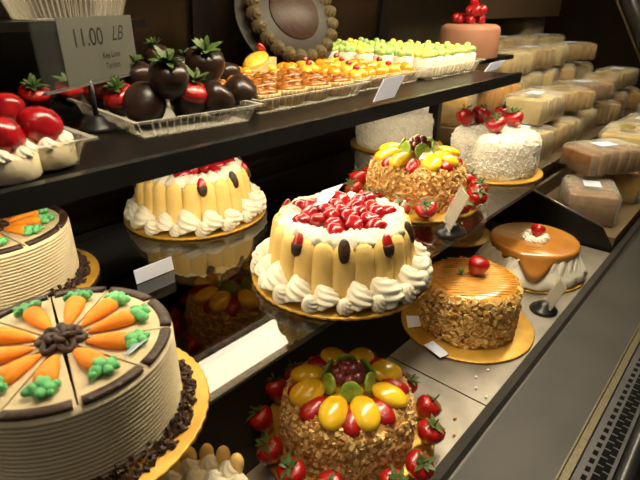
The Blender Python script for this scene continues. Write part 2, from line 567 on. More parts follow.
def chips(mb, pts, s0, s1, flat=0.5):
    """small angular bits at (point, normal) pairs"""
    base = [(-1, -1, -1), (1, -1, -1), (1, 1, -1), (-1, 1, -1), (-1, -1, 1), (1, -1, 1), (1, 1, 1), (-1, 1, 1)]
    for p, nrm in pts:
        s = random.uniform(s0, s1)
        q = Vector(nrm).to_track_quat('Z', 'Y').to_matrix().to_4x4()
        M = Matrix.Translation(p) @ q @ TR((0, 0, 0), (random.uniform(-.5, .5), random.uniform(-.5, .5), random.uniform(0, 6.3)),
                                           (s * random.uniform(0.7, 1.5), s * random.uniform(0.4, 0.9), s * flat))
        vs = [(x * random.uniform(0.55, 1), y * random.uniform(0.55, 1), z) for x, y, z in base]
        mb.add(vs, BF, M, False)


def surf_pts(prof, count):
    """random points on a lathe surface with outward normals"""
    segs = []
    for (r0, z0), (r1, z1) in zip(prof, prof[1:]):
        segs.append(sqrt((r1 - r0) ** 2 + (z1 - z0) ** 2) * (r0 + r1))
    out = []
    for i in random.choices(range(len(segs)), weights=segs, k=count):
        (r0, z0), (r1, z1) = prof[i], prof[i + 1]
        t = random.random()
        r, z = r0 + (r1 - r0) * t, z0 + (z1 - z0) * t
        a = random.uniform(0, 2 * pi)
        dz, dr = (z1 - z0), (r1 - r0)
        nr = Vector((dz * cos(a), dz * sin(a), -dr)).normalized()
        out.append((Vector((r * cos(a), r * sin(a), z)), nr))
    return out


def berry_mesh(r=0.014, l=0.032, choc=False):
    """a strawberry, shoulder at the top, tip at the bottom (local z)"""
    prof = [(0.06, 0.0), (0.36, 0.06), (0.66, 0.24), (0.90, 0.48), (1.0, 0.68), (0.93, 0.86), (0.68, 0.97), (0.28, 1.0)]
    ph = random.uniform(0, 6)
    return MB().lathe([(p * r, z * l) for p, z in prof], 14, lambda a, z: 1 + 0.06 * sin(2 * a + ph) + 0.03 * sin(5 * a + ph))


def leaves_mesh(r, n=7, up=0.5, z=0.0):
    mb = MB()
    for k in range(n):
        a = 2 * pi * k / n + random.uniform(-.2, .2)
        L_ = r * random.uniform(0.8, 1.25)
        e = up + random.uniform(-.25, .35)
        pts = []
        for t, wd in ((0.0, 0.09), (0.45, 0.17), (0.8, 0.10), (1.0, 0.01)):
            rr, zz = L_ * t * cos(e), L_ * (t * sin(e) - 0.25 * t * t)
            for s in (-1, 1):
                pts.append((rr, s * wd * L_, zz + (0.0 if s else 0)))
        top = pts
        vs = top + [(x, y, zq - 0.0006) for x, y, zq in top]
        fs = [(0, 2, 3, 1), (2, 4, 5, 3), (4, 6, 7, 5), (9, 11, 10, 8), (11, 13, 12, 10), (13, 15, 14, 12)]
        fs += [(0, 8, 10, 2), (2, 10, 12, 4), (4, 12, 14, 6), (1, 3, 11, 9), (3, 5, 13, 11), (5, 7, 15, 13), (6, 14, 15, 7), (0, 1, 9, 8)]
        mb.add(vs, fs, TR((0, 0, z), (0, 0, a)), False)
    mb.tube([(0, 0, z - 0.001), (0.001, 0, z + r * 0.4), (0.002, 0.001, z + r * 0.7)], r * 0.07, 5)
    return mb


BERRIES = None


def berry_part(parent, loc, rot, r=0.014, l=0.030, leaves=True, name='strawberry', m=None):
    b = berry_mesh(r, l).build(name, m or M_RED, parent, loc, rot)
    if leaves:
        leaves_mesh(r * 0.95, 7, 0.35, l * 0.985).build('leaves', M_LEAF, b)
    return b


# ------------------------------------------------------------------ ladyfinger cake


def finger_mesh(wd=0.0145, th=0.0085, h=0.081):
    rings = []
    for t in (0, .04, .12, .3, .5, .7, .86, .95, 1.0):
        k = sqrt(max(0.02, 1 - max(0, (abs(t - 0.5) - 0.32) / 0.19) ** 2))
        ring = []
        for j in range(12):
            a = 2 * pi * j / 12
            ring.append((wd * k * cos(a), th * k * sin(a), t * h))
        rings.append(ring)
    return MB().rings(rings)


def ladyfinger_cake(label, loc, rotz):
    t = thing('ladyfinger_cake', label, 'cake', loc, rotz, 'ladyfinger cakes')
    board_mesh(0.130).build('cake_board', M_GOLD, t)
    MB().lathe([(0.094, 0.005), (0.087, 0.070), (0.08, 0.078)], 48).build('sponge_core', M_SPONGE, t)
    fm = finger_mesh().build('ladyfinger', M_FINGER, t)
    nf = 22
    for k in range(nf):
        o = fm if k == 0 else fm.copy()
        if k:
            COL.objects.link(o)
        a = 2 * pi * (k + 0.5) / nf
        R_ = 0.1010
        o.location = (R_ * cos(a), R_ * sin(a), 0.006)
        o.rotation_euler = (radians(8) + random.uniform(-.02, .02), random.uniform(-.03, .03), a - pi / 2)
        # finger faces outwards: local y points to the outside
    cb = MB()
    nb = 17
    for k in range(nb):
        a = 2 * pi * k / nb
        s = random.uniform(0.85, 1.18)
        M = Matrix.Translation((0.110 * cos(a), 0.110 * sin(a), 0.010)) @ Matrix.Rotation(a, 4, 'Z') @ Matrix.Rotation(radians(-16), 4, 'Y') @ Matrix.Rotation(radians(random.uniform(10, 40)), 4, 'X')
        swirl(cb, M, 0.0195 * s, 0.034 * s, 7, 2.6)
        M = Matrix.Translation((0.1155 * cos(a + .18), 0.1155 * sin(a + .18), 0.010)) @ Matrix.Rotation(a, 4, 'Z') @ Matrix.Rotation(radians(random.uniform(20, 40)), 4, 'Y')
        swirl(cb, M, 0.0125 * s, 0.019 * s, 7, 2.6)
    cb.build('cream_border', M_CREAM, t)
    # ruffled cream wreath on top
    rings = []
    nA, nB = 200, 22
    wr_ = MB()
    for i in range(nA):
        a = 2 * pi * i / nA
        ring = []
        for j in range(nB):
            b_ = 2 * pi * j / nB
            k = 1 + 0.34 * noise.noise(Vector((cos(a) * 7, sin(a) * 7, b_ * 0.9))) + 0.30 * noise.noise(Vector((cos(a) * 19, sin(a) * 19, b_ * 1.6))) + 0.12 * abs(sin(3 * b_ + 17 * a))
            rr = 0.0715 + 0.0170 * k * cos(b_)
            ring.append((rr * cos(a), rr * sin(a), 0.0815 + 0.0120 * k * sin(b_)))
        rings.append(ring)
    vs = [p for r in rings for p in r]
    fs = [(i * nB + j, ((i + 1) % nA) * nB + j, ((i + 1) % nA) * nB + (j + 1) % nB, i * nB + (j + 1) % nB) for i in range(nA) for j in range(nB)]
    wr_.add(vs, fs)
    wr_.build('cream_wreath', M_CREAM, t)
    MB().lathe([(0.060, 0.076), (0.060, 0.085), (0.04, 0.0885), (0.002, 0.090)], 32).build('jelly_layer', M_GLAZE, t)
    spots = [(0, 0)] + [(0.024, 2 * pi * k / 6) for k in range(6)] + [(0.047, 2 * pi * (k + .3) / 11) for k in range(11)] + [(0.064, 2 * pi * (k + .1) / 7) for k in range(7)]
    for R_, a in spots:
        mb = MB().ball(0.0150, 0.0125, 0.0105, n=16, m=10, ns=0.22, nf=1.6, seed=random.uniform(0, 50))
        mb.build('glazed_strawberry', M_GLAZE, t, (R_ * cos(a), R_ * sin(a), 0.0945 - R_ * 0.05 + random.uniform(-.001, .002)),
                 (random.uniform(-.5, .5), random.uniform(-.5, .5), random.uniform(0, 6)))
    # small strawberries half dipped in chocolate over the rim
    for a, dip in ((radians(221), 1), (radians(256), .5), (radians(184), .45), (radians(288), 1), (radians(20), .5), (radians(100), .5)):
        b = MB().ball(0.0080, 0.0055, 0.016, n=12, m=10).build('dipped_strawberry', M_DARKCHOC if dip == 1 else M_RED, t,
                                                             (0.0965 * cos(a), 0.0965 * sin(a), 0.080), (radians(-22), 0, a + pi / 2))
        if dip != 1:
            mb = MB()
            rings = []
            for q in range(6):
                zz = -1.0 + q / 5 * 1.05
                rr = sqrt(max(0.0, 1 - zz * zz)) * 1.10 + 0.01
                rings.append([(0.0080 * rr * cos(2 * pi * j / 12), 0.0055 * rr * sin(2 * pi * j / 12), 0.0166 * zz) for j in range(12)])
            mb.rings(rings).build('chocolate_dip', M_DARKCHOC, b)
    return t


P = at(341, 271, MID)
lady = ladyfinger_cake('ladyfinger cake with whole red berry top visible, front of the middle glass shelf', P, 0.0)
P = at(197, 212, MID)
lady2 = dup(lady, 'ladyfinger cake behind, its berry top half hidden by the top shelf edge', P, radians(60))

# ------------------------------------------------------------------ carrot cake
CR, CH = 0.0930, 0.086


def carrot_cake(label, loc, rotz):
    t = thing('carrot_cake', label, 'cake', loc, rotz, 'carrot cakes')
    board_mesh(0.119).build('cake_board', M_GOLD, t)
    nS = 10
    step = 2 * pi / nS
    gap = 0.0008
    # comb-ridged wedge
    prof = [(CR - 0.002, 0.006), (CR - 0.002, CH - 0.004), (CR - 0.004, CH - 0.001), (CR - 0.008, CH)]
    side = [(CR - 0.004, 0.006), (CR, 0.006)]
    nr = 17
    for k in range(nr):
        z = 0.008 + (CH - 0.012) * k / nr
        dz = (CH - 0.012) / nr
        side += [(CR - 0.0010, z), (CR + 0.0006, z + dz * 0.35), (CR + 0.0006, z + dz * 0.75)]
    side += [(CR - 0.001, CH - 0.003), (CR - 0.004, CH - 0.0005)]
    MB().lathe(side, 96, lambda a, z: 1 + 0.004 * noise.noise(Vector((cos(a) * 2, sin(a) * 2, z * 30))), cap=False).build('combed_icing_side', M_BUTTER, t)
    na = 7
    vs, fs = [], []
    hw = step / 2
    for r, z in prof:
        for i in range(na):
            a = -hw + 2 * hw * i / (na - 1)
            vs.append((r * cos(a), max(-r * sin(hw) + gap, min(r * sin(hw) - gap, r * sin(a))), z))
    m_ = len(prof)
    for q in range(m_ - 1):
        for i in range(na - 1):
            fs.append((q * na + i, q * na + i + 1, (q + 1) * na + i + 1, (q + 1) * na + i))
    cb_, ct_ = len(vs), len(vs) + 1
    vs += [(0.006, 0, 0.006), (0.006, 0, CH)]
    for i in range(na - 1):
        fs.append((ct_, (m_ - 1) * na + i, (m_ - 1) * na + i + 1))
        fs.append((cb_, i + 1, i))
    fs.append(tuple([cb_] + [q * na for q in range(m_)] + [ct_]))
    fs.append(tuple([ct_] + [q * na + na - 1 for q in reversed(range(m_))] + [cb_]))
    sl0 = MB().add(vs, fs, smooth=False).build('cake_slice', M_BUTTERTOP, t)
    # rim strip of chocolate on a slice
    rim = MB()
    rings = []
    for i in range(9):
        a = -hw * 0.88 + 2 * hw * 0.88 * i / 8
        ring = []
        for j in range(8):
            b_ = 2 * pi * j / 8
            rr = CR - 0.0055 + 0.0052 * cos(b_)
            ring.append((rr * cos(a), rr * sin(a), CH + 0.0002 + 0.0030 * sin(b_)))
        rings.append(ring)
    rim.rings(rings)
    rim0 = rim.build('chocolate_rim', M_DARKCHOC, sl0)
    # icing carrot, tip towards the middle
    cm = MB()
    rings = []
    for q, (xx, rr) in enumerate(((0.021, 0.0006), (0.025, 0.0030), (0.033, 0.0058), (0.043, 0.0080), (0.053, 0.0092), (0.059, 0.0086), (0.0625, 0.005), (0.063, 0.001))):
        rings.append([(xx, rr * cos(2 * pi * j / 12), CH + 0.0012 + rr * 0.42 + rr * 0.75 * sin(2 * pi * j / 12)) for j in range(12)])
    cm.rings(rings)
    c0 = cm.build('icing_carrot', M_CARROT, t)
    lf = MB()
    for bx, by, s in ((0.0625, 0, 1.15), (0.068, 0.006, .85), (0.067, -0.006, .9), (0.073, 0.001, .75), (0.070, -0.010, .6), (0.065, 0.010, .65), (0.074, 0.008, .5)):
        lf.ball(0.0062 * s, 0.0058 * s, 0.0052 * s, TR((bx, by, CH + 0.006), (0, 0, bx * 900)), 10, 8, 0.35, 2.2, bx * 700 + by * 300)
    l0 = lf.build('icing_leaves', M_GREENICE, c0)
    for k in range(1, nS):
        a = k * step
        s = sl0.copy()
        COL.objects.link(s)
        s.rotation_euler = (0, 0, a)
        r_ = rim0.copy()
        COL.objects.link(r_)
        r_.parent = s
        c = c0.copy()
        COL.objects.link(c)
        c.rotation_euler = (0, 0, a + random.uniform(-.05, .05))
        l_ = l0.copy()
        COL.objects.link(l_)
        l_.parent = c
    sw = MB()
    for lay, (r0, r1, hz) in enumerate(((0.0085, 0.0105, 0.0035), (0.003, 0.0085, 0.0085))):
        pts = []
        for i in range(97):
            a = 2 * pi * i / 96
            rr = r0 + r1 * abs(sin(3 * a + lay)) ** 0.8
            pts.append((rr * cos(a), rr * sin(a), CH + hz + 0.0015 * cos(6 * a)))
        sw.tube(pts, 0.0030, 8)
    sw.build('chocolate_swirl', M_DARKCHOC, t)
    cr = MB()
    pts = []
    for k in range(900):
        a = random.uniform(0, 2 * pi)
        r = random.uniform(CR + 0.001, CR + 0.014)
        pts.append((Vector((r * cos(a), r * sin(a), 0.0055 + max(0, (CR + 0.014 - r)) * random.uniform(0.1, 0.9))), (random.uniform(-.6, .6), random.uniform(-.6, .6), 1)))
    chips(cr, pts, 0.0016, 0.0030, 0.8)
    o = cr.build('chocolate_crumb_border', M_CRUMB, t)
    o['kind'] = 'stuff'
    return t


ctop = at(62, 338, MID + CH)
lfp = at(38, 403, MID + CH)
ph = atan2(lfp.y - ctop.y, lfp.x - ctop.x)
fdir = (at(65, 428, MID + CH) - ctop).normalized()
cc = ctop + fdir * 0.006
carrot = carrot_cake('nearest and largest carrot cake at lower left, in front of the other one', (cc.x, cc.y, MID), ph)
P = at(8, 285, MID)
carrot2 = dup(carrot, 'carrot cake behind the front carrot cake, partly cut by the left edge', (P.x, P.y, MID), ph + 0.4, 1.0)

# ------------------------------------------------------------------ fruit cake


def fruit_cake(label, loc, rotz):
    t = thing('fruit_topped_cake', label, 'cake', loc, rotz, 'fruit topped nut cakes')
    board_mesh(0.122).build('cake_board', M_GOLD, t)
    prof = [(0.089, 0.005), (0.091, 0.030), (0.089, 0.052), (0.085, 0.070), (0.076, 0.080), (0.060, 0.084)]
    MB().lathe(prof + [(0.01, 0.085)], 48).build('cake_body', M_NUTBASE, t)
    nm = MB()
    chips(nm, surf_pts(prof, 2400), 0.0020, 0.0046, 0.7)
    o = nm.build('chopped_nut_coating', M_NUT, t)
    o['kind'] = 'stuff'
    for k in range(8):
        a = 2 * pi * (k + random.uniform(-.12, .12)) / 8
        mb = MB().ball(0.0250, 0.0188, 0.0115, n=20, m=12)
        mb.build('peach_slice', M_PEACH, t, (0.058 * cos(a), 0.058 * sin(a), 0.0905), (0.25 * random.uniform(-1, 1), radians(14), a))
        a2 = a + pi / 8
        mb = MB().ball(0.0225, 0.0145, 0.010, n=14, m=10, ns=0.1, nf=2)
        mb.build('strawberry_slice', M_RED, t, (0.061 * cos(a2), 0.061 * sin(a2), 0.084), (0, radians(16), a2))
    for k in range(6):
        a = 2 * pi * (k + 0.4) / 6
        mb = MB().lathe([(0.0125, 0), (0.0142, 0.0010), (0.0142, 0.0034), (0.0125, 0.0044), (0.006, 0.0040)], 24)
        mb.build('kiwi_slice', M_KIWI, t, (0.0290 * cos(a), 0.0290 * sin(a), 0.1020), (0, radians(74), a))
    for k in range(10):
        a = 2 * pi * k / 7
        R_ = 0.0155 if k < 7 else 0.0065
        zz = 0.1065 if k < 7 else 0.1150
        if k >= 7:
            a = 2 * pi * k / 3 + .5
        MB().ball(0.0088, 0.0088, 0.0096, n=14, m=10).build('red_grape', M_GRAPE, t, (R_ * cos(a), R_ * sin(a), zz), (random.random(), random.random(), 0))
    MB().lathe([(0.03, 0.082), (0.026, 0.094), (0.01, 0.103)], 20).build('glaze_mound', M_CUSTARD, t)
    ns = 13
    for k in range(ns):
        a = 2 * pi * (k + random.uniform(-.15, .15)) / ns
        R_ = 0.1085
        tilt = random.uniform(0.2, 0.7)
        berry_part(t, (R_ * cos(a), R_ * sin(a), 0.0085), (random.uniform(-.3, .3), tilt, a + random.uniform(-.4, .4)), 0.0185, 0.034)
    return t


P = at(352, 436, DECK)
P.y = 0.322
fruit = fruit_cake('fruit topped nut cake in front on the steel deck, ringed with strawberries', P, radians(20))
P = at(414, 199, MID)
fruit2 = dup(fruit, 'fruit topped nut cake on the middle shelf behind the front ladyfinger cake', P, radians(140), 1.04)
fruit3 = dup(fruit, 'fruit topped nut cake dimly seen through the smoked shelf, under it', (0.485, 0.640, DECK), radians(75), 0.98)

# ------------------------------------------------------------------ caramel nut cake
P = at(472, 326, DECK)
P.y = 0.322
nutc = thing('caramel_nut_cake', 'caramel topped nut cake with one strawberry on a wide gold board', 'cake', P, radians(10))
board_mesh(0.1225, 64).build('cake_board', M_GOLD, nutc)
prof = [(0.084, 0.005), (0.085, 0.05), (0.084, 0.090), (0.079, 0.098)]
MB().lathe(prof + [(0.01, 0.099)], 48).build('cake_body', M_NUTBASE, nutc)
nm = MB()
chips(nm, surf_pts(prof, 1900), 0.0028, 0.0056, 0.9)
nm.build('chopped_nut_coating', M_NUT2, nutc)['kind'] = 'stuff'
MB().lathe([(0.0815, 0.094), (0.0820, 0.099), (0.077, 0.1025), (0.04, 0.1035), (0.001, 0.104)], 64,
           lambda a, z: 1 + 0.012 * sin(11 * a) + 0.01 * sin(5 * a + 1)).build('caramel_top', M_CARAMEL, nutc)
dz = MB()
for k in range(-9, 10):
    yk = k * 0.0085
    hw_ = sqrt(max(0, 0.076 ** 2 - yk * yk))
    if hw_ > 0.015:
        dz.tube([(-hw_ + 2 * hw_ * q / 8, yk + 0.001 * sin(q * 1.7 + k), 0.1034 + 0.0004 * sin(q * 2.1 + k)) for q in range(9)], 0.0013, 6)
dz.build('caramel_drizzle', M_DRIZZLE, nutc, rot=(0, 0, radians(-62)))
b = berry_part(nutc, (0.004, 0.0, 0.1030), (0.25, 0.2, 0), 0.0205, 0.036, False)
leaves_mesh(0.013, 5, 0.9, 0.0).build('mint_leaf', M_GREENICE, nutc, (-0.006, 0.020, 0.105))

# ------------------------------------------------------------------ caramel flan cream cake
P = at(529, 268, DECK)
P.y = 0.318
flan = thing('caramel_cream_cake', 'white cream cake with smooth caramel top, cream rosette and strawberry', 'cake', P, 0)
board_mesh(0.119, 60).build('cake_board', M_GOLD, flan)


def ruffle(a, z):
    return 1 + (0.05 * abs(sin(9 * a + 14 * z)) + 0.03 * sin(4 * a)) * (1 - z / 0.075)


MB().lathe([(0.108, 0.005), (0.114, 0.012), (0.108, 0.026), (0.100, 0.042), (0.093, 0.058), (0.088, 0.068), (0.08, 0.072)], 144, ruffle).build('cream_coat', M_WHITE, flan)
pan = MB()
for k in range(26):
    a = 2 * pi * k / 26
    pan.ball(0.010, 0.0055, 0.034, TR((0.0985 * cos(a), 0.0985 * sin(a), 0.036), (radians(-14), radians(18), a + pi / 2)), 10, 8)
pan.build('cream_petals', M_WHITE, flan)


def drip(a, z):
    if z > 0.064:
        return 1
    return 1


cg = MB()
rings = []
nA = 96
for kind_, (r, z) in enumerate([(0.0945, 0.0), (0.0955, 0.30), (0.0945, 0.75), (0.0925, 0.95), (0.088, 1.0), (0.045, 1.01), (0.001, 1.012)]):
    ring = []
    for j in range(nA):
        a = 2 * pi * j / nA
        low = 0.066 - 0.006 * max(0, sin(3 * a + 0.6)) ** 2 - 0.040 * math.exp(-((((a - radians(203) + pi) % (2 * pi)) - pi) / 0.30) ** 2) - 0.012 * math.exp(-((((a - radians(165) + pi) % (2 * pi)) - pi) / 0.14) ** 2)
        zz = low + (0.0765 - low) * z
        rr = r + 0.78 * max(0, 0.060 - zz)
        ring.append((rr * cos(a), rr * sin(a), zz))
    rings.append(ring)
cg.rings(rings).build('caramel_glaze', M_DARKCARAMEL, flan)
ro = MB()
for k in range(6):
    a = 2 * pi * k / 6
    swirl(ro, TR((0.021 * cos(a), 0.021 * sin(a), 0.0765)), 0.0125, 0.013, 6, 1.8)
ro.build('cream_rosette', M_WHITE, flan)
berry_part(flan, (0.0, 0.0, 0.078), (0.5, 0.3, 1.0), 0.016, 0.030, False)

# ------------------------------------------------------------------ coconut cakes


def coconut_cake(label, loc, rotz, r=0.105, h=0.095, n=2300, berries=()):
    t = thing('coconut_cake', label, 'cake', loc, rotz, 'coconut cakes')
    board_mesh(r + 0.016, 60).build('cake_board', M_GOLD, t)
    prof = [(r - 0.003, 0.005), (r, 0.03), (r - 0.001, h - 0.018), (r - 0.008, h - 0.005), (r - 0.025, h), (0.02, h + 0.003)]
    MB().lathe(prof + [(0.001, h + 0.003)], 48).build('cake_body', M_WHITE, t)
    nm = MB()
    chips(nm, surf_pts(prof, int(n * 1.5)), 0.0015, 0.0034, 0.6)
    nm.build('coconut_coating', M_COCO, t)['kind'] = 'stuff'
    for x_, y_, rx, ry in berries:
        berry_part(t, (x_, y_, h + 0.0015), (rx, ry, random.uniform(0, 6)), 0.0215, 0.038)
    return t


P = at(491, 170, MID)
coco = coconut_cake('white coconut cake topped with whole leafy strawberries, right end of middle shelf', P, 0, 0.098, 0.095, 2100, berries=(
    (-0.018, 0.066, .3, -.3), (0.030, 0.064, -.3, .2), (-0.032, -0.012, .45, .1), (0.046, -0.022, .2, .3), (0.066, 0.026, .1, -.2)))
P = at(396, 144, MID)
coco2 = coconut_cake('white coconut cake at back below the top shelf, behind the fruit cake', P, 0, 0.112, 0.100, 1900, berries=((0.01, -0.05, .2, .3),))

# ------------------------------------------------------------------ cream cakes with ladyfinger tips


def cream_cake(label, loc, rotz):
    t = thing('small_cream_cake', label, 'cake', loc, rotz, 'small cream cakes')
    board_mesh(0.075, 40).build('cake_board', M_GOLD, t)
    MB().lathe([(0.056, 0.004), (0.058, 0.05), (0.053, 0.062), (0.035, 0.068), (0.001, 0.071)], 72, lambda a, z: 1 + 0.03 * noise.noise(Vector((cos(a) * 5, sin(a) * 5, z * 90)))).build('cream_coat', M_CREAM, t)
    rs = MB()
    for k in range(11):
        a = 2 * pi * k / 11
        swirl(rs, TR((0.041 * cos(a), 0.041 * sin(a), 0.062)), 0.0125, 0.015, 6, 1.8)
    for k in range(5):
        a = 2 * pi * k / 5
        swirl(rs, TR((0.020 * cos(a), 0.020 * sin(a), 0.066)), 0.012, 0.015, 6, 1.8)
    rs.build('cream_rosettes', M_CREAM, t)
    for k in range(7):
        a = radians(-5 + 22 * k)
        MB().ball(0.0085, 0.0085, 0.012, n=12, m=8).build('almond_biscuit', M_FINGER, t, (0.050 * cos(a), 0.050 * sin(a), 0.070), (0.1, 0.1, a))
    for k in range(4):
        a = radians(180 + 40 * k)
        MB().ball(0.010, 0.008, 0.008, n=12, m=8).build('glazed_strawberry', M_GLAZE, t, (0.030 * cos(a), 0.030 * sin(a), 0.076), (0.2, 0.3, a))
    return t


c = at(193, 488, DECK + 0.092)
cream1 = cream_cake('small whipped cream cake with round biscuits, cut off by the bottom edge', (c.x, c.y - 0.010, DECK), radians(5))
cream1.scale = (1.0, 1.0, 1.3)
cream2 = dup(cream1, 'cream cake on gold board under the middle shelf behind the caramel cakes', (1.145, 0.535, DECK), radians(200), 1.2)

# ------------------------------------------------------------------ trays


def tray(label, x0, y0, x1, y1, h=0.022, z=TOP + 0.0005, rotz=0.0):
    cx, cy = (x0 + x1) / 2, (y0 + y1) / 2
    t = thing('clear_tray', label, 'tray', (cx, cy, z), rotz, 'clear plastic pastry trays')
    sx, sy = (x1 - x0) / 2, (y1 - y0) / 2
    mb = MB()

    def ring(ex, zz, rib=0.0):
        out = []
        per = 36
        for q in range(4):
            for k in range(per):
                u = -1 + 2 * k / per
                hx, hy = sx + ex, sy + ex
                dr = rib * (0.5 if (k % 2 and 1 < k < per - 1) else -0.5)
                if q == 0:
                    out.append((u * hx, -hy - dr, zz))
                elif q == 1:
                    out.append((hx + dr, u * hy, zz))
                elif q == 2:
                    out.append((-u * hx, hy + dr, zz))
                else:
                    out.append((-hx - dr, -u * hy, zz))
        return out
    rs = [ring(-0.012, 0.0012), ring(-0.010, 0.0), ring(-0.008, 0.003, 0.005), ring(-0.002, h - 0.004, 0.005), ring(0.0, h), ring(0.006, h + 0.0004), ring(0.0065, h - 0.0022)]
    mb.rings(rs, cap=False, smooth=False)
    nn = len(rs[0])
    mb.add(rs[0], [tuple(range(nn))], smooth=False)
    mb.build('tray_shell', M_TRAY, t)
    return t


# chocolate dipped strawberries
tray('clear ribbed plastic tray under the pile of chocolate strawberries', 0.292, 0.512, 0.458, 0.735, rotz=radians(-6))


def choc_berry(px, py, z, r, label, rot, showred=0.0, lv=True):
    p = at(px, py, z)
    t = thing('chocolate_strawberry', label, 'strawberry', p, 0, 'chocolate dipped strawberries')
    l = r * 1.9
    body = MB().lathe([(q * r, zz * l) for q, zz in [(0.10, 0.0), (0.45, 0.05), (0.78, 0.22), (0.97, 0.46), (1.0, 0.66), (0.90, 0.86), (0.60, 0.97), (0.2, 1.0)]], 18,
                      lambda a, zz: 1 + 0.05 * sin(2 * a + px))
    body.v = [(x_, y_, z_ - l / 2) for x_, y_, z_ in body.v]
    b = body.build('chocolate_shell', M_CHOC, t, (0, 0, 0), rot)
    if showred:
        mb = MB().lathe([(q * r * 1.012, zz * l) for q, zz in [(1.0, 0.66), (0.90, 0.86), (0.60, 0.975), (0.2, 1.01)]], 18, lambda a, zz: 1 + 0.05 * sin(2 * a + px))
        mb.v = [(x_, y_, z_ - l / 2) for x_, y_, z_ in mb.v]
        mb.build('bare_fruit_top', M_RED, t, (0, 0, 0), rot)
    if lv:
        lm = leaves_mesh(r * 0.95, 13, 0.75, l / 2 * 0.98)
        lm.build('leaves', M_LEAF, t, (0, 0, 0), rot)
    return t


zl, zu = TOP + 0.027, TOP + 0.058
CB = [
    (146, 106, zl, 0.0265, 'chocolate strawberry at the front left corner of its tray, round smooth side out', (0.5, -0.9, 0.2), 0, 0),
    (189, 101, zl, 0.0275, 'chocolate strawberry with bare red top and leaves, front middle of the tray', (0.35, 0.1, 0.3), 1, 1),
    (216, 100, zl, 0.0220, 'slim chocolate strawberry between red topped one and the right end berry', (0.5, 0.6, 0.1), 0, 0),
    (239, 94, zl, 0.0245, 'chocolate strawberry at the right end of the tray beside pecan tartlets', (0.8, 0.4, 0.2), 0, 0),
    (121, 101, zl, 0.0210, 'red shouldered strawberry behind the front left chocolate berry', (0.2, -0.5, 0.4), 1, 1),
    (169, 80, zu, 0.0245, 'chocolate strawberry with big leafy crown atop the pile, middle', (0.3, -0.3, 0.3), 0, 1),
    (205, 66, zu, 0.0280, 'largest chocolate strawberry on top of the pile at the right', (0.4, -0.4, 0.3), 0, 1),
    (184, 70, zl + 0.012, 0.0230, 'chocolate strawberry low behind the leafy crowned one', (0.1, 0.3, 0.3), 0, 1),
    (150, 34, zu + 0.030, 0.0230, 'chocolate strawberry highest at the back just right of the price sign', (0.2, 0.3, 0.1), 0, 1),
    (138, 78, zu - 0.010, 0.0220, 'chocolate strawberry directly beside the right edge of the price sign', (0.1, -0.2, 0.3), 0, 1),
    (228, 76, zl, 0.0230, 'chocolate strawberry at the back right corner of the pile', (0.0, 0.3, 0.3), 0, 0),
    (158, 60, zu, 0.0230, 'chocolate strawberry at the back of the pile under its leaves', (0.0, -0.3, 0.3), 0, 1),
    (100, 96, zl, 0.0210, 'strawberry with red top low behind the price sign stem', (0.1, -0.3, 0.3), 1, 1),
    (70, 93, zl, 0.0200, 'orange red strawberry seen through the price sign', (0.4, -0.3, 0.3), 1, 1),
    (36, 99, zl, 0.0200, 'strawberry left of the price sign above the cherry cheesecakes', (0.4, -0.3, 0.3), 1, 1),
]
for q in CB:
    choc_berry(*q)


def tart_shell(r, h, n=26):
    return MB().lathe([(r * 0.74, 0), (r * 0.98, h * 0.8), (r, h), (r * 0.93, h * 1.02), (r * 0.86, h * 0.8), (r * 0.1, h * 0.72)], n * 4, lambda a, z: 1 + 0.045 * cos(n * a) * (1 if z > 0 else 0.6))


def rowname(i, n):
    return 'front row' if i == 0 else ('back row' if i == n - 1 else ORD[i] + ' row from the front')


# pecan tartlets
tray('clear ribbed plastic tray holding the brown pecan tartlets', 0.468, 0.526, 0.708, 0.712)
pec0 = None
rr_, cc_ = 3, 4
for i in range(rr_):
    for j in range(cc_):
        lab = 'brown glazed pecan tartlet, %s from the left in the %s' % (ORD[j], rowname(i, rr_))
        loc = (0.503 + j * 0.0565, 0.562 + i * 0.057, TOP + 0.003)
        if pec0 is None:
            t = pec0 = thing('pecan_tartlet', lab, 'tartlet', loc, 0, 'pecan tartlets in a clear tray')
            tart_shell(0.0275, 0.022).build('tart_shell', M_TART, t)
            MB().lathe([(0.0240, 0.018), (0.0245, 0.024), (0.019, 0.0285), (0.011, 0.0275), (0.001, 0.024)], 28).build('pecan_filling', M_PECAN, t)
            for k in range(5):
                a = 2 * pi * k / 5
                MB().ball(0.0095, 0.0060, 0.0036, n=10, m=8, ns=.25, nf=2.5).build('pecan_half', M_PECAN, t, (0.0145 * cos(a), 0.0145 * sin(a), 0.0275), (0, 0.2, a + 1.3))
        else:
            dup(pec0, lab, loc, random.uniform(0, 6))

